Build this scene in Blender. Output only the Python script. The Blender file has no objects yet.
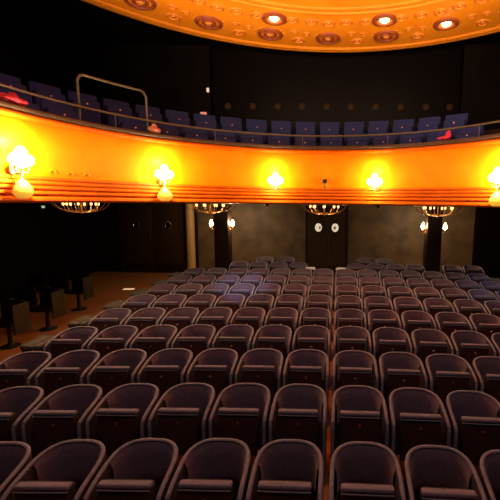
import bpy, bmesh, math, random
from mathutils import Vector, Matrix
random.seed(4)
PI = math.pi
scene = bpy.context.scene
COL = scene.collection

# ------------------------------------------------------------------ materials
def mat(name, col, rough=.6, metal=0., col2=None, scale=20., bump=0., bscale=60., spec=.4, emit=None, estr=0., detail=4., sheen=0., lo=.35, hi=.7):
    m = bpy.data.materials.new(name); m.use_nodes = True
    nt = m.node_tree; b = nt.nodes['Principled BSDF']
    b.inputs['Base Color'].default_value = (*col, 1)
    b.inputs['Roughness'].default_value = rough
    b.inputs['Metallic'].default_value = metal
    b.inputs['Specular IOR Level'].default_value = spec
    if sheen:
        b.inputs['Sheen Weight'].default_value = sheen
        b.inputs['Sheen Roughness'].default_value = .45
    tc = nt.nodes.new('ShaderNodeTexCoord')
    if col2:
        n = nt.nodes.new('ShaderNodeTexNoise'); n.inputs['Scale'].default_value = scale; n.inputs['Detail'].default_value = detail
        r = nt.nodes.new('ShaderNodeValToRGB')
        r.color_ramp.elements[0].position = lo; r.color_ramp.elements[0].color = (*col, 1)
        r.color_ramp.elements[1].position = hi; r.color_ramp.elements[1].color = (*col2, 1)
        nt.links.new(tc.outputs['Object'], n.inputs['Vector'])
        nt.links.new(n.outputs['Fac'], r.inputs['Fac']); nt.links.new(r.outputs['Color'], b.inputs['Base Color'])
    if bump:
        n = nt.nodes.new('ShaderNodeTexNoise'); n.inputs['Scale'].default_value = bscale; n.inputs['Detail'].default_value = 3
        u = nt.nodes.new('ShaderNodeBump'); u.inputs['Strength'].default_value = bump; u.inputs['Distance'].default_value = .01
        nt.links.new(tc.outputs['Object'], n.inputs['Vector'])
        nt.links.new(n.outputs['Fac'], u.inputs['Height']); nt.links.new(u.outputs['Normal'], b.inputs['Normal'])
    if emit:
        b.inputs['Emission Color'].default_value = (*emit, 1); b.inputs['Emission Strength'].default_value = estr
    return m

M = {}
M['fabric'] = mat('seat_fabric', (.112, .072, .092), .85, col2=(.146, .096, .120), scale=35, bump=.25, bscale=220, spec=.08, sheen=.15)
M['shell'] = mat('seat_shell', (.032, .021, .025), .8, col2=(.042, .028, .033), scale=25, bump=.2, bscale=200, spec=.05)
M['rim'] = mat('seat_rim', (.135, .120, .138), .7, col2=(.17, .15, .172), scale=14, bump=.15, bscale=120, spec=.12)
M['lip'] = mat('seat_lip', (.115, .098, .122), .75, col2=(.145, .125, .152), scale=20, bump=.2, bscale=200, spec=.1)
M['board'] = mat('seat_board', (.034, .013, .012), .6, col2=(.046, .018, .016), scale=9, spec=.08)
M['brass'] = mat('brass_disc', (.75, .34, .16), .3, metal=1.)
M['block'] = mat('end_block', (.022, .018, .015), .7, col2=(.03, .024, .02), scale=12)
M['blocktop'] = mat('end_block_top', (.065, .056, .038), .75, col2=(.085, .073, .05), scale=20, bump=.2, bscale=200, spec=.2)
M['carpet'] = mat('carpet', (.30, .105, .028), .95, col2=(.40, .145, .04), scale=30, bump=.4, bscale=300, spec=.1)
M['gold'] = mat('gold_paint', (.86, .245, .002), .5, col2=(.92, .29, .003), scale=3, bump=.08, bscale=14, spec=.06)
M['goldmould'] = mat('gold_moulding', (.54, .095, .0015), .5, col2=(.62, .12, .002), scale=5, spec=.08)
M['coping'] = mat('coping_wood', (.055, .028, .011), .55, col2=(.08, .04, .016), scale=8, spec=.15)
M['railmetal'] = mat('rail_metal', (.13, .11, .065), .45, metal=.6)
M['darkfloor'] = mat('balcony_floor', (.02, .011, .008), .9, spec=.05)
M['soffit'] = mat('soffit_paint', (.06, .035, .02), .8)
M['blue'] = mat('blue_fabric', (.020, .024, .080), .85, col2=(.027, .032, .10), scale=30, bump=.2, bscale=200, spec=.06, sheen=.05)
M['bluedark'] = mat('dark_blue_panel', (.008, .008, .02), .8, spec=.05)
M['wallolive'] = mat('olive_wall', (.060, .033, .012), .6, col2=(.125, .075, .032), scale=2.2, bump=.1, bscale=6, detail=6)
M['walldark'] = mat('dark_wall', (.012, .005, .004), .6, col2=(.016, .007, .005), scale=3, spec=.08)
M['wallblack'] = mat('black_brown_wall', (.006, .003, .003), .6, spec=.05)
M['wallupper'] = mat('upper_wall', (.006, .003, .002), .6, col2=(.009, .0045, .003), scale=1.5, spec=.05)
M['glassdark'] = mat('dark_glass', (.0045, .002, .0015), .4, spec=.06)
M['pillar'] = mat('pillar_wood', (.016, .007, .004), .5, col2=(.024, .010, .006), scale=6, spec=.1)
M['trim'] = mat('trim_plaster', (.42, .25, .08), .4, col2=(.48, .29, .10), scale=6)
M['door'] = mat('door_wood', (.030, .014, .006), .45, col2=(.042, .020, .009), scale=5, spec=.12)
M['steel'] = mat('steel', (.6, .55, .48), .25, metal=1.)
M['discbase'] = mat('ceiling_orange', (.86, .225, .005), .55, col2=(.92, .265, .009), scale=1.8, bump=.06, bscale=8, spec=.1)
M['disclow'] = mat('ceiling_rim_gold', (.66, .17, .006), .5, col2=(.72, .205, .010), scale=3, spec=.15)
M['rosdark'] = mat('rosette_brown', (.23, .036, .005), .6, col2=(.30, .055, .008), scale=9)
M['rosmid'] = mat('rosette_amber', (.66, .17, .015), .5, col2=(.74, .21, .02), scale=9)
M['black'] = mat('black_metal', (.012, .010, .010), .5)
M['ceilblack'] = mat('upper_ceiling', (.006, .004, .003), .8, spec=.05)
M['bulb'] = mat('lit_bulb', (1, .8, .5), .3, emit=(1, .66, .28), estr=45)
M['bulbsmall'] = mat('lit_small_bulb', (1, .8, .5), .3, emit=(1, .52, .16), estr=3)
M['spotlamp'] = mat('lit_downlight', (1, .9, .6), .3, emit=(1, .72, .30), estr=14)
M['exitgreen'] = mat('exit_green', (.5, .8, .5), .4, emit=(.65, .9, .5), estr=.5)
M['lobby'] = mat('lobby_glow', (.7, .65, .5), .4, emit=(1, .88, .66), estr=.55)
M['paper'] = mat('paper', (.75, .72, .68), .8)
M['red'] = mat('red_cloth', (.42, .012, .022), .85, bump=.3, bscale=40, col2=(.55, .02, .035), scale=8)
M['pink'] = mat('pale_orange_cloth', (.42, .10, .045), .85, col2=(.62, .24, .13), scale=14)
M['amber'] = mat('amber_glow', (.02, .008, .003), .6, spec=.05, emit=(1, .34, .07), estr=.02)
M['whiteglow'] = mat('white_glow', (.8, .7, .6), .5, emit=(1, .78, .6), estr=.45)
M['stepglow'] = mat('step_glow', (.8, .6, .4), .5, emit=(1, .62, .34), estr=.7)
M['signred'] = mat('sign_red', (.8, .3, .2), .6, emit=(1, .36, .22), estr=.42)
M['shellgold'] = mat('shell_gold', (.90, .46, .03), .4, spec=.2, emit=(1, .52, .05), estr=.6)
M['oldbrass'] = mat('old_brass', (.62, .30, .09), .3, metal=.9)
M['sidewood'] = mat('side_seat', (.010, .007, .004), .7, col2=(.015, .010, .005), scale=8, spec=.06)
M['sidepanel'] = mat('side_panel', (.034, .024, .010), .65, col2=(.046, .032, .014), scale=8, spec=.1)
M['greenglass'] = mat('green_bottle', (.06, .12, .03), .3)

# ------------------------------------------------------------------ mesh helpers
class MB:
    def __init__(s): s.v = []; s.f = []
    def add(s, vs, fs):
        o = len(s.v); s.v += [tuple(v) for v in vs]; s.f += [tuple(i + o for i in f) for f in fs]; return s
    def box(s, x0, y0, z0, x1, y1, z1, bev=0.):
        bm = bmesh.new(); bmesh.ops.create_cube(bm, size=1.)
        for v in bm.verts:
            v.co = Vector(((x0 + x1) / 2 + v.co.x * (x1 - x0), (y0 + y1) / 2 + v.co.y * (y1 - y0), (z0 + z1) / 2 + v.co.z * (z1 - z0)))
        if bev: bmesh.ops.bevel(bm, geom=bm.edges[:], offset=bev, segments=3, profile=.5, affect='EDGES')
        return s.frombm(bm)
    def frombm(s, bm):
        bm.verts.index_update()
        s.add([v.co[:] for v in bm.verts], [[v.index for v in f.verts] for f in bm.faces]); bm.free(); return s
    def lathe(s, prof, c=(0, 0, 0), n=24, axis='Z'):
        vs = []; fs = []; k = len(prof)
        for i in range(n):
            a = 2 * PI * i / n
            for r, z in prof:
                p = (r * math.cos(a), r * math.sin(a), z)
                if axis == 'Y': p = (p[0], -p[2], p[1])
                vs.append((p[0] + c[0], p[1] + c[1], p[2] + c[2]))
        for i in range(n):
            j = (i + 1) % n
            for q in range(k - 1):
                fs.append((i * k + q, j * k + q, j * k + q + 1, i * k + q + 1))
        if prof[0][0] > 1e-6: fs.append([i * k for i in range(n)][::-1])
        if prof[-1][0] > 1e-6: fs.append([i * k + k - 1 for i in range(n)])
        return s.add(vs, fs)
    def ring(s, prof, c=(0, 0, 0), n=32):
        """closed profile swept round the Z axis"""
        vs = []; fs = []; k = len(prof)
        for i in range(n):
            a = 2 * PI * i / n
            for r, z in prof: vs.append((r * math.cos(a) + c[0], r * math.sin(a) + c[1], z + c[2]))
        for i in range(n):
            j = (i + 1) % n
            for q in range(k):
                p = (q + 1) % k
                fs.append((i * k + q, j * k + q, j * k + p, i * k + p))
        return s.add(vs, fs)
    def tube(s, pts, r, n=8, closed=False, side=None, ry=None):
        pts = [Vector(p) for p in pts]; m = len(pts); vs = []; fs = []
        prev = None
        for i, p in enumerate(pts):
            a = pts[(i - 1) % m] if (closed or i > 0) else p
            b = pts[(i + 1) % m] if (closed or i < m - 1) else p
            t = (b - a).normalized()
            if side: N = Vector(side[i])
            elif prev is None: N = t.orthogonal()
            else: N = prev
            N = (N - t * N.dot(t)).normalized(); prev = N
            B = t.cross(N)
            rr = r[i] if isinstance(r, (list, tuple)) else r
            r2 = rr if ry is None else ry
            for q in range(n):
                an = 2 * PI * q / n
                vs.append(p + N * rr * math.cos(an) + B * r2 * math.sin(an))
        for i in range(m if closed else m - 1):
            j = (i + 1) % m
            for q in range(n):
                w = (q + 1) % n
                fs.append((i * n + q, i * n + w, j * n + w, j * n + q))
        if not closed:
            fs.append(list(range(n))[::-1]); fs.append([(m - 1) * n + q for q in range(n)])
        return s.add(vs, fs)
    def ball(s, c, r, seg=12, sc=(1, 1, 1)):
        bm = bmesh.new(); bmesh.ops.create_uvsphere(bm, u_segments=seg, v_segments=max(6, seg // 2 + 2), radius=r)
        for v in bm.verts: v.co = Vector((v.co.x * sc[0] + c[0], v.co.y * sc[1] + c[1], v.co.z * sc[2] + c[2]))
        return s.frombm(bm)
    def sweep(s, frames, prof, closed_prof=True):
        """frames: (x, y, nx, ny); prof: (offset along n, z)"""
        vs = []; fs = []; k = len(prof)
        for x, y, nx, ny in frames:
            for o, z in prof: vs.append((x + nx * o, y + ny * o, z))
        for i in range(len(frames) - 1):
            for q in range(k if closed_prof else k - 1):
                p = (q + 1) % k
                fs.append((i * k + q, (i + 1) * k + q, (i + 1) * k + p, i * k + p))
        return s.add(vs, fs)
    def mesh(s, name, m, sharp=35):
        me = bpy.data.meshes.new(name); me.from_pydata(s.v, [], s.f)
        bm = bmesh.new(); bm.from_mesh(me); bmesh.ops.recalc_face_normals(bm, faces=bm.faces); bm.to_mesh(me); bm.free()
        me.polygons.foreach_set('use_smooth', [True] * len(me.polygons))
        me.set_sharp_from_angle(angle=math.radians(sharp))
        me.materials.append(M[m] if isinstance(m, str) else m); me.update()
        return me
    def build(s, name, m, parent=None, sharp=35):
        o = bpy.data.objects.new(name, s.mesh(name, m, sharp)); COL.objects.link(o)
        if parent: o.parent = parent
        return o

def tag(o, label, cat, group=None):
    o['label'] = label; o['category'] = cat
    if group: o['group'] = group
    return o
def empty(name, loc=(0, 0, 0), rz=0., label=None, cat=None, group=None):
    o = bpy.data.objects.new(name, None); COL.objects.link(o); o.location = loc; o.rotation_euler = (0, 0, rz)
    o.empty_display_size = .1
    if label: tag(o, label, cat, group)
    return o
def struct(o): o['kind'] = 'structure'; return o
def copy_tree(o, parent=None):
    c = o.copy(); COL.objects.link(c)
    if parent: c.parent = parent
    for ch in list(o.children): copy_tree(ch, c)
    return c
ORD = ['first', 'second', 'third', 'fourth', 'fifth', 'sixth', 'seventh', 'eighth', 'ninth', 'tenth', 'eleventh', 'twelfth', 'thirteenth', 'fourteenth', 'fifteenth', 'sixteenth', 'seventeenth', 'eighteenth', 'nineteenth', 'twentieth']

# ------------------------------------------------------------------ room shell
XL, XR, YB = -8.2, 7.2, 12.2
def fz(y): return .0172 * (y - 4.45) - .012 * max(0., 3.6 - y)      # gently rising stalls floor
ZTOP = 7.3
fl = MB().sweep([(x, 0, 0, 1) for x in (XL - .2, XR + .2)], [(-1., fz(-1.)), (3.6, fz(3.6)), (YB + .2, fz(YB + .2)), (YB + .2, -.3), (-1., -.3)]); struct(fl.build('floor', 'carpet'))
struct(MB().box(XL - .15, -1., -.2, XL, YB + .15, ZTOP).build('wall_left', 'wallblack'))
struct(MB().box(XR, -1., -.2, XR + .15, YB + .15, ZTOP).build('wall_right', 'wallblack'))
# back wall under the balcony, in sections as the place has them
struct(MB().box(-4.65, YB, 0, 4.46, YB + .15, 2.74).build('wall_back', 'wallolive'))
struct(MB().box(XL, YB, 0, -4.65, YB + .15, 2.74).build('wall_back_left', 'walldark'))
struct(MB().box(4.46, YB - .10, -.2, XR, YB + .15, 2.74).build('wall_back_right', 'wallblack'))
tr = MB(); tr.lathe([(.17, 0), (.17, .12), (.14, .16), (.135, 2.5), (.16, 2.56), (.17, 2.74)], (-4.86, YB - .12, 0), 20)
struct(tr.build('trim_1', 'trim'))
struct(MB().box(-4.68, YB - .03, .1, 4.46, YB, .27, .008).build('baseboard_back', 'pillar'))
# upper back wall: dark glazed centre between two projecting side walls
struct(MB().box(-4.0, YB - .02, 2.9, 3.72, YB + .15, ZTOP).build('wall_upper_back', 'glassdark'))
struct(MB().box(XL, YB - .32, 2.9, -4.0, YB + .15, ZTOP).build('wall_upper_left', 'wallupper'))
struct(MB().box(3.72, YB - .32, 2.9, XR, YB + .15, ZTOP).build('wall_upper_right', 'wallupper'))
struct(MB().box(XL - .15, -1., ZTOP, XR + .15, YB + .15, ZTOP + .1).build('ceiling', 'ceilblack'))

# ------------------------------------------------------------------ decorated ceiling canopy
CC = (-.047, 4.13); CR = 6.49; CZ = 6.6
disc = MB()
disc.lathe([(0, CZ + .50), (2.2, CZ + .46), (3.5, CZ + .30), (4.05, CZ + .13), (4.12, CZ + .05), (4.12, CZ + .02), (CR - .32, CZ)][::-1] + [], (CC[0], CC[1], 0), 128)
dm = struct(disc.build('ceiling_canopy', 'discbase', sharp=50)); dm['kind'] = 'structure'
rimm = MB()
def bead(r0, r1, z0, z1, n=5):
    out = []
    for i in range(n + 1):
        a = PI * i / n
        out.append(((r0 + r1) / 2 - (r1 - r0) / 2 * math.cos(a), z0 - (z0 - z1) * math.sin(a)))
    return out
rprof = [(CR - .34, CZ + .02)] + bead(CR - .32, CR - .20, CZ - .005, CZ - .05) + bead(CR - .19, CR - .09, CZ - .01, CZ - .04) + [(CR - .06, CZ - .02), (CR, CZ + .0), (CR + .02, CZ + .10), (CR - .03, CZ + .22), (CR - .34, CZ + .22)]
rimm.ring(rprof, (CC[0], CC[1], 0), 128); rimm.build('canopy_rim', 'disclow', dm, 50)
for a, b in ((4.14, 4.26), (4.34, 4.42)):
    q = MB(); q.ring([(a, CZ + .03)] + bead(a, b, CZ + .01, CZ - .04) + [(b, CZ + .03)], (CC[0], CC[1], 0), 128); q.build('inner_moulding', 'disclow', dm, 50)

def pol(c, r, deg, z): # deg measured clockwise from +Y
    a = math.radians(deg); return (c[0] + r * math.sin(a), c[1] + r * math.cos(a), z)
def big_rosette_meshes():
    a = MB(); a.ring([(.225, .01), (.235, -.035), (.27, -.05), (.30, -.03), (.31, .01)], n=32)
    a.ring([(.105, .01), (.11, -.035), (.135, -.05), (.155, -.035), (.165, .01)], n=28)
    a = a.mesh('rosette_ring', 'rosdark')
    b = MB()
    for k in range(14):
        t = 2 * PI * k / 14
        b.ball((.335 * math.cos(t), .335 * math.sin(t), .004), .038, 8, (1, 1, .4))
    b = b.mesh('rosette_petals', 'rosmid')
    c = MB(); c.lathe([(.0, -.06), (.05, -.055), (.08, -.035), (.10, .01)], n=20); c = c.mesh('rosette_boss', 'rosmid')
    return a, b, c
RA, RB, RC = big_rosette_meshes()
def small_rosette_mesh():
    a = MB(); a.ring([(.10, .005), (.105, -.025), (.125, -.032), (.145, -.02), (.15, .005)], n=24)
    a.lathe([(0, -.03), (.035, -.025), (.05, .005)], n=12)
    for k in range(8):
        t = 2 * PI * k / 8 + .2
        a.ball((.165 * math.cos(t), .165 * math.sin(t), 0), .02, 6, (1, 1, .6))
    return a.mesh('small_rosette', 'rosmid2')
M['rosmid2'] = mat('rosette_tan', (.64, .16, .010), .55, col2=(.72, .20, .015), scale=9)
RS = small_rosette_mesh()
def addmesh(name, me, parent, loc, rz=0.):
    o = bpy.data.objects.new(name, me); COL.objects.link(o); o.parent = parent; o.location = loc; o.rotation_euler = (0, 0, rz); return o
STEP = 14.55; A0 = -2.6
for k in range(-5, 6):
    d = A0 + STEP * k
    p = pol(CC, 5.60, d, CZ)
    if k != 2:
        r = addmesh('ceiling_rosette', RA, dm, p)
        addmesh('rosette_petals', RB, r, (0, 0, 0)); addmesh('rosette_boss', RC, r, (0, 0, 0))
    # smaller flowers between them in two more rings
    addmesh('small_rosette', RS, dm, pol(CC, 5.78, d + STEP / 2, CZ))
    s = addmesh('small_rosette', RS, dm, pol(CC, 5.35, d + STEP * .40, CZ)); s.scale = (.6, .6, .8)
    s = addmesh('small_rosette', RS, dm, pol(CC, 5.40, d + STEP * .62, CZ)); s.scale = (.5, .5, .8)
    for j, dd in enumerate((-.24, 0, .24)):
        if k in (-1, 1) and j == 1: continue
        s = addmesh('small_rosette', RS, dm, pol(CC, 4.78 + .05 * (j == 1), d + STEP * dd * 1.35, CZ)); s.scale = (.95, .95, 1)
# downlights set in rosettes
for k, (deg, rr, lab) in enumerate(((-17.2, 4.80, 'round lit downlight in the orange ceiling, leftmost of the three'), (12.3, 4.78, 'round lit downlight in the orange ceiling, middle of the three'), (26.5, 5.42, 'round lit downlight in the orange ceiling, rightmost of the three'))):
    p = pol(CC, rr, deg, CZ)
    e = empty('ceiling_downlight', p, 0, lab, 'ceiling light', 'downlights in the ceiling canopy')
    q = MB(); q.ring([(.15, .01), (.16, -.04), (.21, -.055), (.27, -.035), (.28, .01)], n=28); q.build('trim_ring', 'rosdark', e)
    q = MB(); q.lathe([(0, -.055), (.06, -.05), (.10, -.025), (.105, .0)], n=20); q.build('bulb', 'spotlamp', e)
    L = bpy.data.lights.new('downlight', 'SPOT'); L.energy = 26; L.color = (1, .78, .5); L.spot_size = 2.6; L.spot_blend = 1; L.shadow_soft_size = .08
    lo = bpy.data.objects.new('downlight_beam', L); COL.objects.link(lo); lo.location = (p[0], p[1], p[2] - .12); lo.parent = None
    L2 = bpy.data.lights.new('downlight_spill', 'POINT'); L2.energy = 1.6; L2.color = (1, .78, .5); L2.shadow_soft_size = .05
    lo = bpy.data.objects.new('downlight_spill', L2); COL.objects.link(lo); lo.location = (p[0], p[1], p[2] - .16)

# ------------------------------------------------------------------ balcony
BC = (-.405, 4.77); BR = 4.12
def bpoint(deg, off=0.):
    """deg measured from +X; off>0 is towards the stage"""
    a = math.radians(deg); return (BC[0] + (BR - off) * math.cos(a), BC[1] + (BR - off) * math.sin(a))
frames = []
for i in range(9):
    frames.append((BC[0] - BR, 1.2 + (BC[1] - 1.2) * i / 9, 1., 0.))
for i in range(97):
    a = PI - PI * i / 96
    frames.append((BC[0] + BR * math.cos(a), BC[1] + BR * math.sin(a), -math.cos(a), -math.sin(a)))
for i in range(1, 10):
    frames.append((BC[0] + BR, BC[1] - (BC[1] - 1.2) * i / 9, -1., 0.))
ZB, ZT = 2.53, 3.80
balc = empty('balcony', (BC[0], BC[1] + BR, ZB), 0, 'curved balcony with a glowing gold front sweeping across the hall', 'balcony')
def bpart(mb, name, m, sharp=35):
    o = mb.build(name, m, None, sharp); o.parent = balc; o.matrix_parent_inverse = Matrix.Translation((-balc.location)); return o
face = [(.01, 2.92)]
for i in range(13):
    t = i / 12; face.append((.015 + .055 * math.sin(PI * t) ** .8, 2.93 + t * (3.70 - 2.93)))
face += [(.01, 3.71), (-.12, 3.71), (-.12, 2.92)]
bpart(MB().sweep(frames, face), 'gold_front', 'gold')
mo = [(-.10, ZB + .02)]
zz = ZB
for h, pr in ((.10, .085), (.075, .07), (.07, .055), (.065, .045), (.06, .035)):
    for i in range(6):
        a = PI * i / 5; mo.append((.005 + pr * math.sin(a) ** .7 if 0 < i < 5 else .005, zz + h * (1 - math.cos(a)) / 2))
    zz += h + .006
mo += [(-.10, zz)]
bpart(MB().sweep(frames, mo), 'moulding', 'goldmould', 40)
tp = [(-.10, 3.70), (.02, 3.70)]
for i in range(7):
    a = PI * i / 6; tp.append((.03 + .05 * math.sin(a), 3.71 + .085 * (1 - math.cos(a)) / 2))
tp += [(-.10, 3.80)]
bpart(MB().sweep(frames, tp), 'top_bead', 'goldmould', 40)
cp = [(-.27, 3.80), (.055, 3.80), (.075, 3.825), (.075, 3.855), (.05, 3.88), (-.25, 3.88), (-.27, 3.86)]
bpart(MB().sweep(frames, cp), 'coping', 'coping')
bpart(MB().sweep(frames, [(-.12, 2.6), (-.12, 3.8), (-.20, 3.8), (-.20, 2.6)]), 'parapet_back', 'coping')
# soffit and stepped floor run from the front out to the walls
def outbox(x, y, nx, ny):
    t = 99.
    if nx > 1e-6: t = min(t, (x - XL) / nx)
    if nx < -1e-6: t = min(t, (x - XR) / nx)
    if ny < -1e-6: t = min(t, (y - (YB - .33)) / ny)
    return t
def strip(levels, thick):
    vs = []; fs = []
    n = len(levels)
    for x, y, nx, ny in frames:
        T = outbox(x, y, nx, ny) - .01
        for o, z in levels:
            o = min(o, T); vs.append((x - nx * o, y - ny * o, z))
    for i in range(len(frames) - 1):
        for q in range(n):
            p = (q + 1) % n
            fs.append((i * n + q, (i + 1) * n + q, (i + 1) * n + p, i * n + p))
    return MB().add(vs, fs)
bpart(strip([(.10, 2.70), (99, 2.70), (99, 2.745), (.10, 2.745)], 0), 'soffit', 'soffit')
TZ = (3.42, 3.92, 4.42)
bpart(strip([(.19, TZ[0]), (1.42, TZ[0]), (1.42, TZ[1]), (2.27, TZ[1]), (2.27, TZ[2]), (99, TZ[2]), (99, 2.76), (.19, 2.76)], 0), 'stepped_floor', 'darkfloor')
# leaf ornaments in low relief near the two outer lamps
def leaf(mb, c, s):
    for k in range(5):
        a = PI * (k / 4 - .5) * .9
        mb.ball((c[0] + s * .9 * math.sin(a), c[1], c[2] + s * .6 * math.cos(a)), s * .42, 8, (1, .35, .8))
for deg, zc in ((167.5, 2.99), (163.5, 2.98), (159.5, 2.985), (171, 3.22), (147, 3.28), (131, 3.2), (44, 3.22)):
    x, y = bpoint(deg, .05)
    q = MB(); leaf(q, (0, 0, 0), .06)
    o = q.build('leaf_ornament', 'gold'); o.parent = balc; o.location = Vector((x, y, zc)) - balc.location; o.rotation_euler = (0, 0, math.radians(deg - 90))
# small dark drops under the balcony edge between lamp and post
for i, deg in enumerate((144.5, 107.5, 71.5)):
    x, y = bpoint(deg, -.16)
    q = MB(); q.lathe([(0, -.15), (.03, -.12), (.08, -.06), (.12, -.02), (.13, .02)], n=12)
    o = q.build('drop_ornament', 'coping'); o.parent = balc; o.location = Vector((x, y, 2.60)) - balc.location

# pipe rail above the parapet, one thing with its posts
rail = empty('balcony_rail', (BC[0], BC[1] + BR, 3.88), 0, 'low metal pipe rail running along the top of the balcony parapet', 'rail')
def rpart(mb, name, m, root):
    o = mb.build(name, m); o.parent = root; o.matrix_parent_inverse = Matrix.Translation((-root.location)); return o
RO = -.14
rpart(MB().tube([(x + nx * RO, y + ny * RO, 4.135) for x, y, nx, ny in frames], .022, 8), 'rail_pipe', 'railmetal', rail)
for deg in (177, 150, 123, 96, 69, 42, 15):
    x, y = bpoint(deg, RO)
    q = MB(); q.tube([(x, y, 3.884), (x, y, 4.135)], .009, 8); q.lathe([(.035, 3.883), (.035, 3.89), (.015, 3.90)], (x, y, 0), 10)
    rpart(q, 'rail_post', 'railmetal', rail)
# taller guard loop at the aisle end
gl = []
a0, a1 = 157.9, 141.5
def gp(deg, z): x, y = bpoint(deg, RO - .065); return (x, y, z)
gl.append(gp(a0, 3.884)); gl.append(gp(a0, 4.3)); gl.append(gp(a0, 4.58))
gl.append(gp(a0 - .6, 4.665)); gl.append(gp(a0 - 1.5, 4.69))
for t in (.25, .5, .75): gl.append(gp(a0 + (a1 - a0) * t, 4.69))
gl.append(gp(a1 + 1.5, 4.69)); gl.append(gp(a1 + .6, 4.665)); gl.append(gp(a1, 4.58)); gl.append(gp(a1, 4.3)); gl.append(gp(a1, 3.884))
gr = empty('guard_rail', gp(a0, 3.875), 0, 'tall bent pipe guard rail standing above the balcony parapet', 'rail')
rpart(MB().tube(gl, .022, 8), 'bent_pipe', 'railmetal', gr)
for a in (a0, a1):
    x, y, z = gp(a, 0); rpart(MB().lathe([(.030, 3.883), (.030, 3.89), (.02, 3.90)], (x, y, 0), 12), 'foot_flange', 'railmetal', gr)

# ------------------------------------------------------------------ balcony sconces
def sconce_light(loc, e, r=.06, col=(1, .80, .56)):
    L = bpy.data.lights.new('lamp', 'POINT'); L.energy = e; L.color = col; L.shadow_soft_size = r
    o = bpy.data.objects.new('lamp_light', L); COL.objects.link(o); o.location = loc; return o
def scallop(w, h):
    """tear-drop fan shell hanging from its narrow top, ribs fanning down, bulging forward"""
    n, m = 48, 8; vs = []; fs = []; zc = -h * .56
    for side in (1, 0):
        for i in range(n):
            p = 2 * PI * i / n; d = (1 - math.cos(p)) / 2
            X = w / 2 * math.sin(p) * (.42 + .62 * d) * 1.04; Z = -h * (d + .02 * math.cos(p * 9) * d)
            for j in range(m + 1):
                r = j / m; x = X * r; z = zc + (Z - zc) * r
                fan = math.cos(9 * math.atan2(x, .05 - z))
                vs.append((x, -side * (.012 + .075 * (1 - r * r) ** .6 * (1 + .10 * fan * r)), z))
    K = n * (m + 1)
    for i in range(n):
        k = (i + 1) % n
        for j in range(m):
            a, b, c, d = i * (m + 1) + j, k * (m + 1) + j, k * (m + 1) + j + 1, i * (m + 1) + j + 1
            fs += [(a, b, c, d), (K + a, K + d, K + c, K + b)]
        fs.append((i * (m + 1) + m, k * (m + 1) + m, K + k * (m + 1) + m, K + i * (m + 1) + m))
    return MB().add(vs, fs)
SC = [(176.4, 2.99, 140, True, 'leftmost gold wall lamp on the balcony front, large glow above a shell'),
      (140.0, 2.97, 78, True, 'gold wall lamp on the balcony front, second from the left, above a small shell'),
      (105.1, 2.94, 50, False, 'gold wall lamp on the balcony front, between two ring chandeliers, left of the centre'),
      (71.7, 2.93, 50, False, 'gold wall lamp on the balcony front, right of the small black device'),
      (33.0, 2.95, 80, True, 'rightmost gold wall lamp on the balcony front, above a shell')]
for deg, z, e, sh, lab in SC:
    x, y = bpoint(deg, .086)
    rz = math.radians(deg - 90)
    r = empty('balcony_sconce', (x, y, z), rz, lab, 'wall lamp', 'lamps on the balcony front')
    q = MB(); q.lathe([(.085, -.01), (.085, .012), (.06, .022), (.03, .04), (0, .045)], n=20, axis='Y'); q.build('back_plate', 'oldbrass', r)
    for sx, up in ((-.8, 0), (0, -.035), (.8, 0), (0, .10)):
        q = MB(); q.tube([(0, -.03, 0), (sx * .05, -.08, -.045 + up), (sx * .11, -.11, -.04 + up), (sx * .13, -.115, up)], .010, 8); q.build('arm', 'oldbrass', r)
        q = MB(); q.lathe([(.03, .0), (.034, .008), (.014, .012), (.014, .05), (0, .051)], (sx * .13, -.115, up), 12); q.build('candle_cup', 'oldbrass', r)
        q = MB(); q.lathe([(.012, .05), (.050, .07), (.072, .11), (.066, .15), (.035, .195), (0, .205)], (sx * .13, -.115, up), 14); q.build('bulb', 'bulb', r)
    if sh:
        q = scallop(.37, .27); o = q.build('shell', 'shellgold', r, 60); o.location = (0, -.09, -.13)
        q = MB(); q.tube([(0, -.04, -.02), (0, -.085, -.08), (0, -.10, -.18)], .012, 8); q.build('shell_stem', 'oldbrass', r)
    nx, ny = -math.cos(math.radians(deg)), -math.sin(math.radians(deg))
    sconce_light((x + nx * .15, y + ny * .15, z + .38), e * .5, .05); sconce_light((x + nx * .22, y + ny * .22, z - .08), e * .5, .04)

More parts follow.
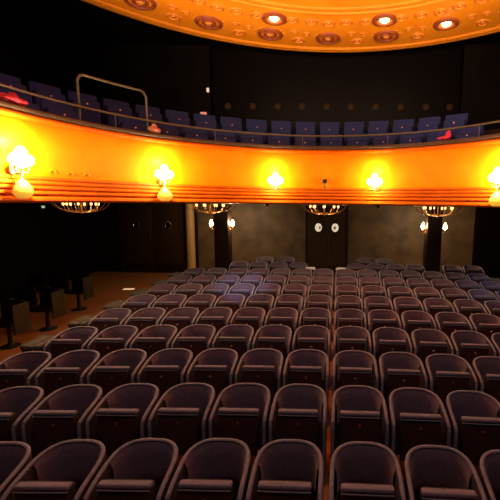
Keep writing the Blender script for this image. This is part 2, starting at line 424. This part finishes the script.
# ------------------------------------------------------------------ ring chandeliers under the balcony
def make_chandelier():
    r = empty('ring_chandelier', (0, 0, 0))
    q = MB(); q.ring([(.585, -.01), (.60, -.018), (.615, -.01), (.615, .01), (.60, .018), (.585, .01)], (0, 0, -.17), 40); q.build('rim_ring', 'oldbrass', r)
    q = MB(); q.ring([(.20, -.008), (.215, -.012), (.225, 0), (.215, .012), (.20, .008)], (0, 0, -.40), 24); q.build('lower_ring', 'oldbrass', r)
    q = MB(); q.lathe([(.0, -.47), (.02, -.455), (.045, -.43), (.03, -.40), (.018, -.36), (.018, 0)], n=14); q.lathe([(.08, -.02), (.07, -.005), (.07, 0)], n=18); q.build('stem', 'oldbrass', r)
    for k in range(8):
        a = 2 * PI * (k + .5) / 8
        pts = []
        for i in range(9):
            t = i / 8; rad = .03 + .57 * math.sin(t * PI / 2); z = -.43 + .26 * (1 - math.cos(t * PI / 2))
            pts.append((rad * math.cos(a), rad * math.sin(a), z))
        q = MB(); q.tube(pts, .009, 6); q.build('rib', 'oldbrass', r)
        b = 2 * PI * k / 8; R2 = .36
        q = MB(); q.tube([(.05 * math.cos(b), .05 * math.sin(b), -.40), (.2 * math.cos(b), .2 * math.sin(b), -.405), (.32 * math.cos(b), .32 * math.sin(b), -.36), (R2 * math.cos(b), R2 * math.sin(b), -.26)], .008, 6); q.build('lamp_arm', 'oldbrass', r)
        q = MB(); q.lathe([(.008, -.26), (.024, -.24), (.026, -.215), (.015, -.19), (0, -.18)], (R2 * math.cos(b), R2 * math.sin(b), 0), 10); q.build('bulb', 'bulbsmall', r)
    return r
ch0 = make_chandelier()
CH = [(-6.15, 8.75, 'brass ring chandelier under the far left end of the gold balcony'),
      (-3.30, 9.55, 'brass ring chandelier hanging in front of the left pillar'),
      (-.34, 9.60, 'brass ring chandelier hanging in front of the central double door'),
      (2.54, 9.50, 'brass ring chandelier hanging in front of the right pillar')]
for i, (x, y, lab) in enumerate(CH):
    o = ch0 if i == 0 else copy_tree(ch0)
    o.location = (x, y, 2.696); tag(o, lab, 'chandelier', 'ring chandeliers under the balcony')
    sconce_light((x, y, 2.48), (13, 12, 10, 11)[i], .10, (1, .74, .42))

# ------------------------------------------------------------------ pillars with candle brackets
for x, nm in ((-3.31, 'left'), (2.73, 'right')):
    p = MB(); p.box(-.2, -.2, 0, .2, .2, 2.695, .012); o = struct(p.build('pillar', 'pillar')); o.location = (x, 10.62, 0)
    q = MB(); q.box(-.23, -.23, 0, .23, .23, .18, .015); q.build('plinth', 'pillar', o)
    for sx, sd in ((-1, 'left'), (1, 'right')):
        r = empty('candle_bracket', (x + sx * .2, 10.55, 1.86), 0, f'lit candle lamp on the {sd} side of the dark {nm} pillar', 'wall lamp', 'candle lamps on the pillars')
        q = MB(); q.box(-.012, -.05, -.12, .012, .05, .10, .005)
        q.build('back_plate', 'oldbrass', r)
        q = MB(); q.tube([(0, 0, -.05), (sx * .05, -.01, -.09), (sx * .095, -.02, -.08), (sx * .11, -.02, -.03)], .009, 8); q.build('arm', 'oldbrass', r)
        q = MB(); q.lathe([(.03, -.04), (.032, -.03), (.013, -.025), (.013, .0)], (sx * .11, -.02, 0), 10); q.build('candle_cup', 'oldbrass', r)
        q = MB(); q.lathe([(.012, .0), (.045, .03), (.052, .08), (.030, .15), (0, .20)], (sx * .11, -.02, 0), 12); q.build('bulb', 'bulb', r)
        sconce_light((x + sx * .40, 10.74, 1.98), (30, 46)[sx > 0], .05, (1, .74, .46))

# ------------------------------------------------------------------ doors
def double_door(name, x0, x1, y, h, port_z, lit, frame_m='pillar', pr=.115):
    d = struct(empty(name, ((x0 + x1) / 2, y, fz(y)))); xc = (x0 + x1) / 2; w = (x1 - x0) / 2
    q = MB()
    q.box(-w - .07, -.06, 0, -w, .0, h + .07, .008); q.box(w, -.06, 0, w + .07, 0, h + .07, .008); q.box(-w, -.06, h, w, 0, h + .07, .008); q.build('door_frame', frame_m, d)
    for sx in (-1, 1):
        q = MB(); xa, xb = (sx * .006, sx * (w - .004)); q.box(min(xa, xb), -.045, .01, max(xa, xb), -.005, h - .005, .006)
        lf = q.build('door_leaf', 'door', d)
        cx = sx * (w * .5 if not lit else .275)
        q = MB(); q.ring([(pr - .012, -.01), (pr, -.022), (pr + .02, -.018), (pr + .026, 0), (pr - .012, 0)], n=32)
        o = q.build('porthole_ring', 'steel' if not lit else 'pillar', lf); o.location = (cx, -.045, port_z); o.rotation_euler = (PI / 2, 0, 0); o.scale = (.82, 1, -1)
        q = MB(); q.lathe([(pr - .005, 0), (pr - .005, .006), (0, .006)], n=32)
        o = q.build('porthole_pane', 'lobby' if lit else 'glassdark', lf); o.location = (cx, -.044, port_z); o.rotation_euler = (PI / 2, 0, 0); o.scale = (.82, 1, 1)
        q = MB(); q.tube([(sx * .06, -.05, 1.10), (sx * .06, -.085, 1.12), (sx * .06, -.085, 1.38), (sx * .06, -.05, 1.40)], .011, 8)
        q.build('handle', 'steel', lf)
        q = MB(); q.box(min(sx * .08, sx * (w - .06)), -.05, .08, max(sx * .08, sx * (w - .06)), -.044, .32, .002); q.build('kick_plate', 'pillar', lf)
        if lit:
            q = MB(); q.ball((cx + (.045 if sx < 0 else -.015), -.052, port_z - .005), .045, 12, (.7 if sx < 0 else .95, .08, 1.25)); q.build('pane_reflection', 'trim', lf)  # brown oval shaped to imitate a reflection in the lit pane
    return d
double_door('door_1', -.97, .29, YB, 2.45, 1.62, True, pr=.15)
double_door('door_2', -7.25, -5.10, YB, 2.45, 1.62, False)

# ------------------------------------------------------------------ stalls seats
def make_tub_seat():
    r = empty('tub_chair', (0, 0, 0))
    a, yb, yf, ya = .247, -.14, -.345, .14
    P = []
    P.append((a, yf)); P.append((a, (yf * .5 + yb * .5)))
    n = 22
    for i in range(n + 1):
        t = PI * i / n
        c, s_ = math.cos(t), math.sin(t)
        P.append((a * math.copysign(abs(c) ** .64, c), yb + (ya - yb) * abs(s_) ** .68))
    P.append((-a, (yf * .5 + yb * .5))); P.append((-a, yf))
    L = [0.]
    for i in range(1, len(P)): L.append(L[-1] + math.dist(P[i], P[i - 1]))
    H = []
    for l in L:
        s_ = abs(l / L[-1] - .5) * 2
        H.append(.727 - .098 * (max(0, s_ - .10) / .90) ** 1.35)
    N = []
    for i in range(len(P)):
        p, q = P[max(0, i - 1)], P[min(len(P) - 1, i + 1)]
        tx, ty = q[0] - p[0], q[1] - p[1]; l = math.hypot(tx, ty); N.append((ty / l, -tx / l))
    # shell
    vs = []; fs = []
    prof = [(.018, 0.), (.018, -.03), (.010, -.01), (-.010, -.01), (-.018, -.03), (-.018, 0.)]
    for i in range(len(P)):
        for q, (o, z) in enumerate(prof):
            zz = .0 if q in (0, 5) else H[i] + z
            vs.append((P[i][0] + N[i][0] * o, P[i][1] + N[i][1] * o, zz))
    k = 6
    for i in range(len(P) - 1):
        for q in range(k): fs.append((i * k + q, (i + 1) * k + q, (i + 1) * k + (q + 1) % k, i * k + (q + 1) % k))
    fs.append(tuple(range(k))); fs.append(tuple((len(P) - 1) * k + q for q in range(k))[::-1])
    MB().add(vs, fs).build('shell', 'shell', r, 40)
    # rim: padded edge over the top and down the arm fronts
    pts = [(a, yf - .004, .0), (a, yf - .004, H[0] - .10), (a, yf - .002, H[0] - .045), (a, yf + .012, H[0] - .012), (a, yf + .04, H[0] + .0)]
    sd = [(1, 0, 0)] * 5
    for i in range(1, len(P) - 1): pts.append((P[i][0], P[i][1], H[i])); sd.append((N[i][0], N[i][1], 0))
    pts += [(-a, yf + .04, H[0] + .0), (-a, yf + .012, H[0] - .012), (-a, yf - .002, H[0] - .045), (-a, yf - .004, H[0] - .10), (-a, yf - .004, 0)]
    sd += [(-1, 0, 0)] * 5
    MB().tube(pts, .0165, 10, side=sd, ry=.012).build('rim', 'rim', r, 60)
    # backrest pad lining the inside
    vs = []; fs = []; idx = list(range(3, len(P) - 3)); m = 8
    for i in idx:
        for side in (1, 0):
            for j in range(m + 1):
                t = j / m; z = .36 + (H[i] - .012 - .36) * t
                o = -.012 - (side * .026 * (math.sin(PI * min(1, .08 + t * .92)) ** .35 if 0 < j < m else .1))
                vs.append((P[i][0] + N[i][0] * o, P[i][1] + N[i][1] * o, z))
    K = 2 * (m + 1)
    for u in range(len(idx) - 1):
        for j in range(K): fs.append((u * K + j, (u + 1) * K + j, (u + 1) * K + (j + 1) % K, u * K + (j + 1) % K)) if False else None
        for j in range(m):
            A, B = u * K, (u + 1) * K
            fs.append((A + j, B + j, B + j + 1, A + j + 1)); fs.append((A + m + 1 + j, A + m + 2 + j, B + m + 2 + j, B + m + 1 + j))
        A, B = u * K, (u + 1) * K
        fs.append((A + m, B + m, B + 2 * m + 1, A + 2 * m + 1)); fs.append((A, A + m + 1, B + m + 1, B))
    MB().add(vs, fs).build('backrest', 'fabric', r, 60)
    # tipped-up seat: cushion with a pale front edge, board below, number disc
    def rot(p): # tilt: top leans to the stage
        y, z = p[1] + .285, p[2] - .685; c, s_ = math.cos(-.10), math.sin(-.10)
        return (p[0], -.285 + y * c - z * s_, .685 + y * s_ + z * c)
    q = MB(); q.box(-.182, -.29, .28, .182, -.20, .680, .03); q.v = [rot(p) for p in q.v]
    seat = q.build('seat', 'shell', r, 60)
    q = MB(); q.box(-.185, -.312, .664, .185, -.25, .698, .012); q.v = [rot(p) for p in q.v]; q.build('seat_edge', 'lip', seat, 60)
    q = MB(); q.tube([rot((-.183, -.308, .656)), rot((-.1, -.310, .656)), rot((.1, -.310, .656)), rot((.183, -.308, .656))], .006, 6); q.build('seat_piping', 'rim', seat)
    q = MB(); q.box(-.18, -.305, .27, .18, -.285, .652, .006); q.v = [rot(p) for p in q.v]; bd = q.build('seat_board', 'board', seat)
    q = MB(); q.lathe([(.015, -.304), (.014, -.300), (0, -.300)], n=12, axis='Y')
    q = MB(); q.lathe([(.016, 0), (.016, .004), (.012, .007), (0, .008)], n=14, axis='Y'); q.v = [rot((p[0], p[1] - .304, p[2] + .578)) for p in q.v]
    q.build('number_disc', 'brass', bd)
    return r
seat0 = make_tub_seat(); used = [False]
def place_seat(x, y, rz, label, group):
    if not used[0]: o = seat0; used[0] = True
    else: o = copy_tree(seat0)
    o.location = (x, y, fz(y)); o.rotation_euler = (0, 0, rz); tag(o, label, 'seat', group)
AX = -.048; RC0 = 20.0; W = .56
ROWK = {1: (-6, 5), 2: (-7, 5), 3: (-7, 6), 4: (-7, 6), 5: (-7, 7), 6: (-7, 7), 7: (-7, 7), 8: (-7, 7), 9: (-7, 7)}
def rowpos(n, k):
    R = RC0 + 2.6118 + .8727 * (n - 1)
    th = k * W / R + math.copysign(.010, k) / R
    rz = -th * .45     # seats turn less than the row curves; the front edge keeps its place on the arc
    return AX + R * math.sin(th) - .3 * (math.sin(th) - math.sin(-rz)), -RC0 + R * math.cos(th) - .3 * (math.cos(th) - math.cos(rz)), rz
def rowname(n): return 'front row' if n == 1 else f'{ORD[n - 1]} row from the front'
for n, (k0, k1) in ROWK.items():
    for k in range(k0, k1):
        x, y, rz = rowpos(n, k + .5)
        side = 'left' if k < 0 else 'right'; c = ORD[(-k - 1) if k < 0 else k]
        place_seat(x, y, rz, f'purple tub seat, {c} {side} of the centre gap, {rowname(n)}', f'tub seats in the {rowname(n)}')
# last rows under the balcony, broken by the door way and the pillars
xs10 = [-2.787, -2.22, -1.656, -1.09, .556, 1.108, 1.662, 2.215, 3.26, 3.84]
names10 = ['beside the left pillar', 'second right of the left pillar', 'third right of the left pillar', 'just left of the central door',
           'just right of the central door', 'second right of the central door', 'second left of the right pillar', 'just left of the right pillar', 'just right of the right pillar', 'second right of the right pillar']
for x, nm in zip(xs10, names10):
    place_seat(x, 10.47 - .0, -x / 30, f'dim purple tub seat {nm}, tenth row from the front', 'tub seats in the tenth row')
for x, nm in ((-2.21, 'second left of the central door'), (-1.56, 'first left of the central door'), (.877, 'first right of the central door'), (1.445, 'second right of the central door')):
    place_seat(x, 11.38, -x / 31, f'dim tub seat {nm}, last row by the back wall', 'tub seats in the last row')

# padded end blocks closing the rows at the side aisle
def make_block():
    r = empty('row_end_block', (0, 0, 0))
    q = MB(); q.box(-.12, -.32, .0, .12, .07, .58, .01); q.build('body', 'block', r)
    q = MB(); q.box(-.13, -.335, .582, .02, .09, .645, .02); q.box(.045, -.335, .582, .13, .09, .645, .02); q.build('padded_top', 'blocktop', r, 60)
    return r
bl0 = make_block(); first = True
for n in (3, 4, 5, 6, 7, 8, 9):
    for s in (-1, 1):
        if s > 0 and n < 9: continue
        x, y, rz = rowpos(n, s * 7.27)
        o = bl0 if first else copy_tree(bl0); first = False
        o.location = (x, y, fz(y)); o.rotation_euler = (0, 0, rz)
        tag(o, f'low padded block closing the {"left" if s < 0 else "right"} end of the {rowname(n)}', 'seat end', 'padded blocks at the row ends')

# ------------------------------------------------------------------ side seats on pedestals by the left wall
def make_side_seat(end):
    r = empty('pedestal_chair', (0, 0, 0))
    q = MB(); q.lathe([(.15, 0), (.15, .012), (.06, .03), (.035, .06), (.03, .40), (.0, .40)], n=20); q.build('pedestal', 'black', r)
    q = MB(); q.box(-.22, -.20, .40, .22, .14, .47, .02); q.build('seat', 'sidewood', r, 60)
    q = MB(); q.box(-.22, .10, .40, .22, .17, .80, .025); q.build('backrest', 'sidewood', r, 60)
    if end:
        q = MB(); q.box(.225, -.16, .26, .255, .17, .77, .012); q.build('end_panel', 'sidepanel', r, 60)
    else:
        q = MB(); q.box(.225, -.14, .52, .255, .14, .56, .008); q.build('armrest', 'sidewood', r, 60)
    return r
ss_e, ss_m = make_side_seat(True), make_side_seat(False); fe = fm = True
for ri, (x, y, n, nm) in enumerate(((-5.66, 6.0, 1, 'first'), (-5.66, 6.85, 2, 'second'), (-5.92, 8.1, 3, 'third'))):
    for k in range(n):
        if k == 0: o = ss_e if fe else copy_tree(ss_e); fe = False
        else: o = ss_m if fm else copy_tree(ss_m); fm = False
        o.location = (x - k * .53, y, fz(y)); o.rotation_euler = (0, 0, .0)
        pos = 'aisle-end' if k == 0 else ('next to the aisle-end' if k == 1 else 'third from the aisle')
        tag(o, f'dark pedestal seat across the left aisle, {pos}, {nm} side row', 'seat', 'side seats along the left wall')

# ------------------------------------------------------------------ balcony seats
def make_balcony_seat():
    r = empty('balcony_chair', (0, 0, 0))
    q = MB(); q.box(-.278, .0, .30, .278, .07, .90, .03); q.build('backrest', 'blue', r, 60)
    q = MB(); q.box(-.265, -.17, .28, .265, -.04, .74, .03); st = q.build('seat', 'blue', r, 60)
    q = MB(); q.lathe([(.017, 0), (.017, .004), (.012, .007), (0, .008)], n=12, axis='Y'); q.v = [(p[0], p[1] - .168, p[2] + .66) for p in q.v]; q.build('number_disc', 'brass', st)
    for sx in (-1, 1):
        q = MB(); q.box(sx * .300 - .016, -.20, .002, sx * .300 + .016, .06, .66, .012); q.build('arm_panel', 'bluedark', r)
    return r
bs0 = make_balcony_seat(); fb = True
def outward(deg_list, off, z, rowlab, skip=()):
    global fb
    cnt = 0
    for i, deg in enumerate(deg_list):
        if i in skip: continue
        x, y = bpoint(deg, -off)
        o = bs0 if fb else copy_tree(bs0); fb = False
        o.location = (x, y, z); o.rotation_euler = (0, 0, math.radians(deg - 90)); cnt += 1
        tag(o, f'blue tipped-up balcony seat, {ORD[cnt - 1]} from the left in the {rowlab}', 'seat', f'blue seats in the {rowlab}')
d1 = math.degrees(.68 / (BR + .95)); d2 = math.degrees(.68 / (BR + 1.88))
outward([172 - d1 * i for i in range(17)], .95, TZ[0], 'front balcony row', skip=(3,))
outward([160 - d2 * i for i in range(17)], 1.88, TZ[1], 'second balcony row', skip=())

# ------------------------------------------------------------------ small things
def blob(name, loc, pieces, m, label, cat, rz=0.):
    mb = MB()
    for c, r, sc in pieces: mb.ball(c, r, 14, sc)
    o = mb.build(name, m, None, 180); o.location = loc; o.rotation_euler = (0, 0, rz)
    rm = o.modifiers.new('remesh', 'REMESH'); rm.mode = 'VOXEL'; rm.voxel_size = .012; rm.use_smooth_shade = True
    tx = bpy.data.textures.new(name + '_folds', 'CLOUDS'); tx.noise_scale = .07
    dp = o.modifiers.new('folds', 'DISPLACE'); dp.texture = tx; dp.strength = .045; dp.mid_level = .5
    tag(o, label, cat); return o
x, y = bpoint(174.3, -.01)
blob('red_cloth', (x, y, 3.893), [((0, 0, .05), .12, (1.3, .8, .45)), ((.12, .0, .04), .09, (1.2, .9, .5)), ((-.14, .01, .05), .09, (1.2, .9, .6)), ((.02, 0, .09), .06, (1.3, 1, .8))], 'red', 'crumpled red garment lying on the balcony parapet near the left end', 'garment', math.radians(84))
x, y = bpoint(141.0, .0)
blob('pale_bundle', (x, y, 3.893), [((0, 0, .06), .075, (1.1, .9, .9)), ((.07, 0, .05), .05, (1.2, .9, 1)), ((-.06, 0, .06), .055, (1, .9, 1.1)), ((0, 0, .12), .045, (1, 1, 1))], 'pink', 'pale orange bundle on the balcony parapet at the foot of the guard rail', 'bundle', math.radians(52))
x, y = bpoint(50.6, .0)
blob('red_bag', (x, y, 3.893), [((0, 0, .05), .075, (1.5, .9, .6)), ((.05, 0, .10), .06, (1, .9, 1)), ((-.09, 0, .04), .05, (1.3, .9, .7)), ((.06, 0, .16), .03, (1, 1, 1.2))], 'red', 'small crumpled red bag on the balcony parapet towards the right', 'bag', math.radians(-39))
x, y = bpoint(88.6, .135)
dv = empty('clip_light', (x, y, 2.925), math.radians(-1.4), 'small black device standing on the gold moulding at the balcony centre', 'device')
MB().lathe([(.035, -.012), (.035, .0), (.014, .012), (.014, .10), (0, .10)], n=12).build('stem', 'greenglass', dv)
MB().box(-.05, -.05, .10, .05, .05, .19, .015).build('head', 'black', dv)
# exit light, notice, little white lamp
ex = empty('exit_sign', (XL + .03, 10.05, 2.36), 0, 'small green exit light on the dark left wall under the balcony', 'exit sign')
MB().box(-.03, -.09, -.05, .02, .09, .05, .008).build('housing', 'black', ex); MB().box(.02, -.055, -.03, .024, .055, .03).build('lit_face', 'exitgreen', ex)
nt_ = empty('wall_notice', (-4.23, YB - .32, 5.24), 0, 'small reddish lit notice on the upper left wall beside the seats', 'notice')
MB().box(-.10, -.02, -.085, .10, 0, .085, .006).build('board', 'signred', nt_)
wl = empty('wall_lamp', (-4.07, YB - .32, 5.98), 0, 'tiny white lamp high on the dark upper wall', 'wall lamp')
MB().box(-.04, -.03, -.065, .04, 0, .065, .01).build('lamp_face', 'whiteglow', wl)
sl = empty('step_light', (-5.78, 9.9, fz(9.9) + .001), .12, 'flat glowing step light on the carpet of the left aisle', 'floor light')
MB().box(-.14, -.06, 0, .14, .06, .03, .008).build('lit_strip', 'stepglow', sl)
MB().box(-.15, -.075, 0, .15, .075, .012, .003).build('base_plate', 'black', sl)
# printed sheets lying on arms either side of the doorway
for x, rz, nm in ((-.71, .2, 'left'), (.125, -.25, 'right')):
    s = empty('paper_stand', (x, 9.93, fz(9.93)), rz, f'white papers on a slim dark stand, {nm} of the central doorway', 'stand', 'paper stands by the doorway')
    MB().lathe([(.11, 0), (.11, .015), (.02, .03), (.015, .66), (0, .66)], n=16).build('post', 'black', s)
    MB().box(-.14, -.09, .66, .14, .09, .675, .004).build('tray', 'black', s)
    p = empty('paper_stack', (x, 9.93, fz(9.93) + .676), rz, f'small stack of white programmes on the stand {nm} of the central doorway', 'papers', 'programmes by the doorway')
    MB().box(-.13, -.08, 0, .13, .08, .025).build('paper_sheets', 'paper', p); MB().box(-.11, -.085, .025, .12, .06, .045).build('paper_sheets', 'paper', p)
# row of faint amber emissive discs along the dark glass
for i, px in enumerate((-3.55, -2.75, -1.95, -1.18, -.40, .37, 1.15, 1.93, 2.72, 3.45)):
    z = 5.58
    a = empty('amber_disc', (px, YB - .02, z), 0, f'faint round amber disc on the dark upper back wall, {ORD[i]} from the left', 'wall lamp', 'amber discs on the upper back wall')
    MB().lathe([(.10, -.001), (.10, .01), (.07, .03), (0, .045)], n=20, axis='Y').build('glowing_disc', 'amber', a)

# ------------------------------------------------------------------ lights
def area(name, loc, tgt, e, sx, sy, col):
    L = bpy.data.lights.new(name, 'AREA'); L.shape = 'RECTANGLE'; L.size = sx; L.size_y = sy; L.energy = e; L.color = col
    o = bpy.data.objects.new(name, L); COL.objects.link(o); o.location = loc
    o.rotation_euler = (Vector(tgt) - Vector(loc)).to_track_quat('-Z', 'Y').to_euler(); return o
area('seat_fill', (0, 1.2, 6.2), (0, 5.6, .5), 80, 6., .6, (1, .80, .84))  # unseen area light added to lift the stalls seats
for nm, sx in (('canopy_fill_west', -1), ('canopy_fill_east', 1)):  # unseen fill pair added to brighten the orange canopy
    u = area(nm, (sx * 2.3, 2.9, 4.3), (sx * 2.0, 7.2, 6.7), 118, 1.2, .6, (1, .80, .56)); u.data.spread = math.radians(75)
def spot(name, loc, tgt, e, ang, col, r=.1, blend=.8):
    L = bpy.data.lights.new(name, 'SPOT'); L.energy = e; L.color = col; L.spot_size = math.radians(ang); L.spot_blend = blend; L.shadow_soft_size = r
    o = bpy.data.objects.new(name, L); COL.objects.link(o); o.location = loc
    o.rotation_euler = (Vector(tgt) - Vector(loc)).to_track_quat('-Z', 'Y').to_euler(); return o
spot('blue_patch_spot', (-.6, .3, 5.4), (-2.1, 8.0, .7), 2700, 9.5, (.35, .56, 1.))  # unseen spot added to tint a patch of the middle rows blue
spot('blue_patch_spot_east', (.8, .3, 5.4), (3.6, 8.2, .7), 900, 11, (.35, .56, 1.))  # weaker added spot for the bluish seats on the right
spot('balcony_wash', (-2.5, 1.0, 5.9), (3.4, 8.4, 4.4), 600, 32, (.72, .74, 1.))  # unseen cool spots, east and west, added to brighten the balcony seats
spot('balcony_wash_west', (1.5, 1.0, 5.9), (-5.2, 6.4, 4.2), 300, 30, (.72, .74, 1.))

w = bpy.data.worlds.new('dark_hall'); scene.world = w; w.use_nodes = True
w.node_tree.nodes['Background'].inputs['Color'].default_value = (.9, .6, .4, 1); w.node_tree.nodes['Background'].inputs['Strength'].default_value = .004

# ------------------------------------------------------------------ camera
F, YAW, PIT, ROLL, PX = 370., .0321, .13, .0125, 325.
cam = bpy.data.cameras.new('camera'); co = bpy.data.objects.new('camera', cam); COL.objects.link(co)
cam.sensor_fit = 'HORIZONTAL'; cam.sensor_width = 36.; cam.lens = F / 500 * 36.; cam.shift_x = (250 - PX) / 500; cam.shift_y = 0
cam.clip_start = .05; cam.clip_end = 60
fw = Vector((-math.sin(YAW) * math.cos(PIT), math.cos(YAW) * math.cos(PIT), -math.sin(PIT)))
r0 = Vector((math.cos(YAW), math.sin(YAW), 0)); u0 = r0.cross(fw)
R = r0 * math.cos(ROLL) + u0 * math.sin(ROLL); U = -r0 * math.sin(ROLL) + u0 * math.cos(ROLL)
co.matrix_world = Matrix(((R.x, U.x, -fw.x, 0), (R.y, U.y, -fw.y, 0), (R.z, U.z, -fw.z, 2.6), (0, 0, 0, 1)))
scene.camera = co
vs_ = scene.view_settings
vs_.view_transform = 'Standard'; vs_.look = 'None'; vs_.exposure = 0; vs_.gamma = 1; vs_.use_curve_mapping = False
cy = scene.cycles
cy.max_bounces = 6; cy.sample_clamp_indirect = 3.
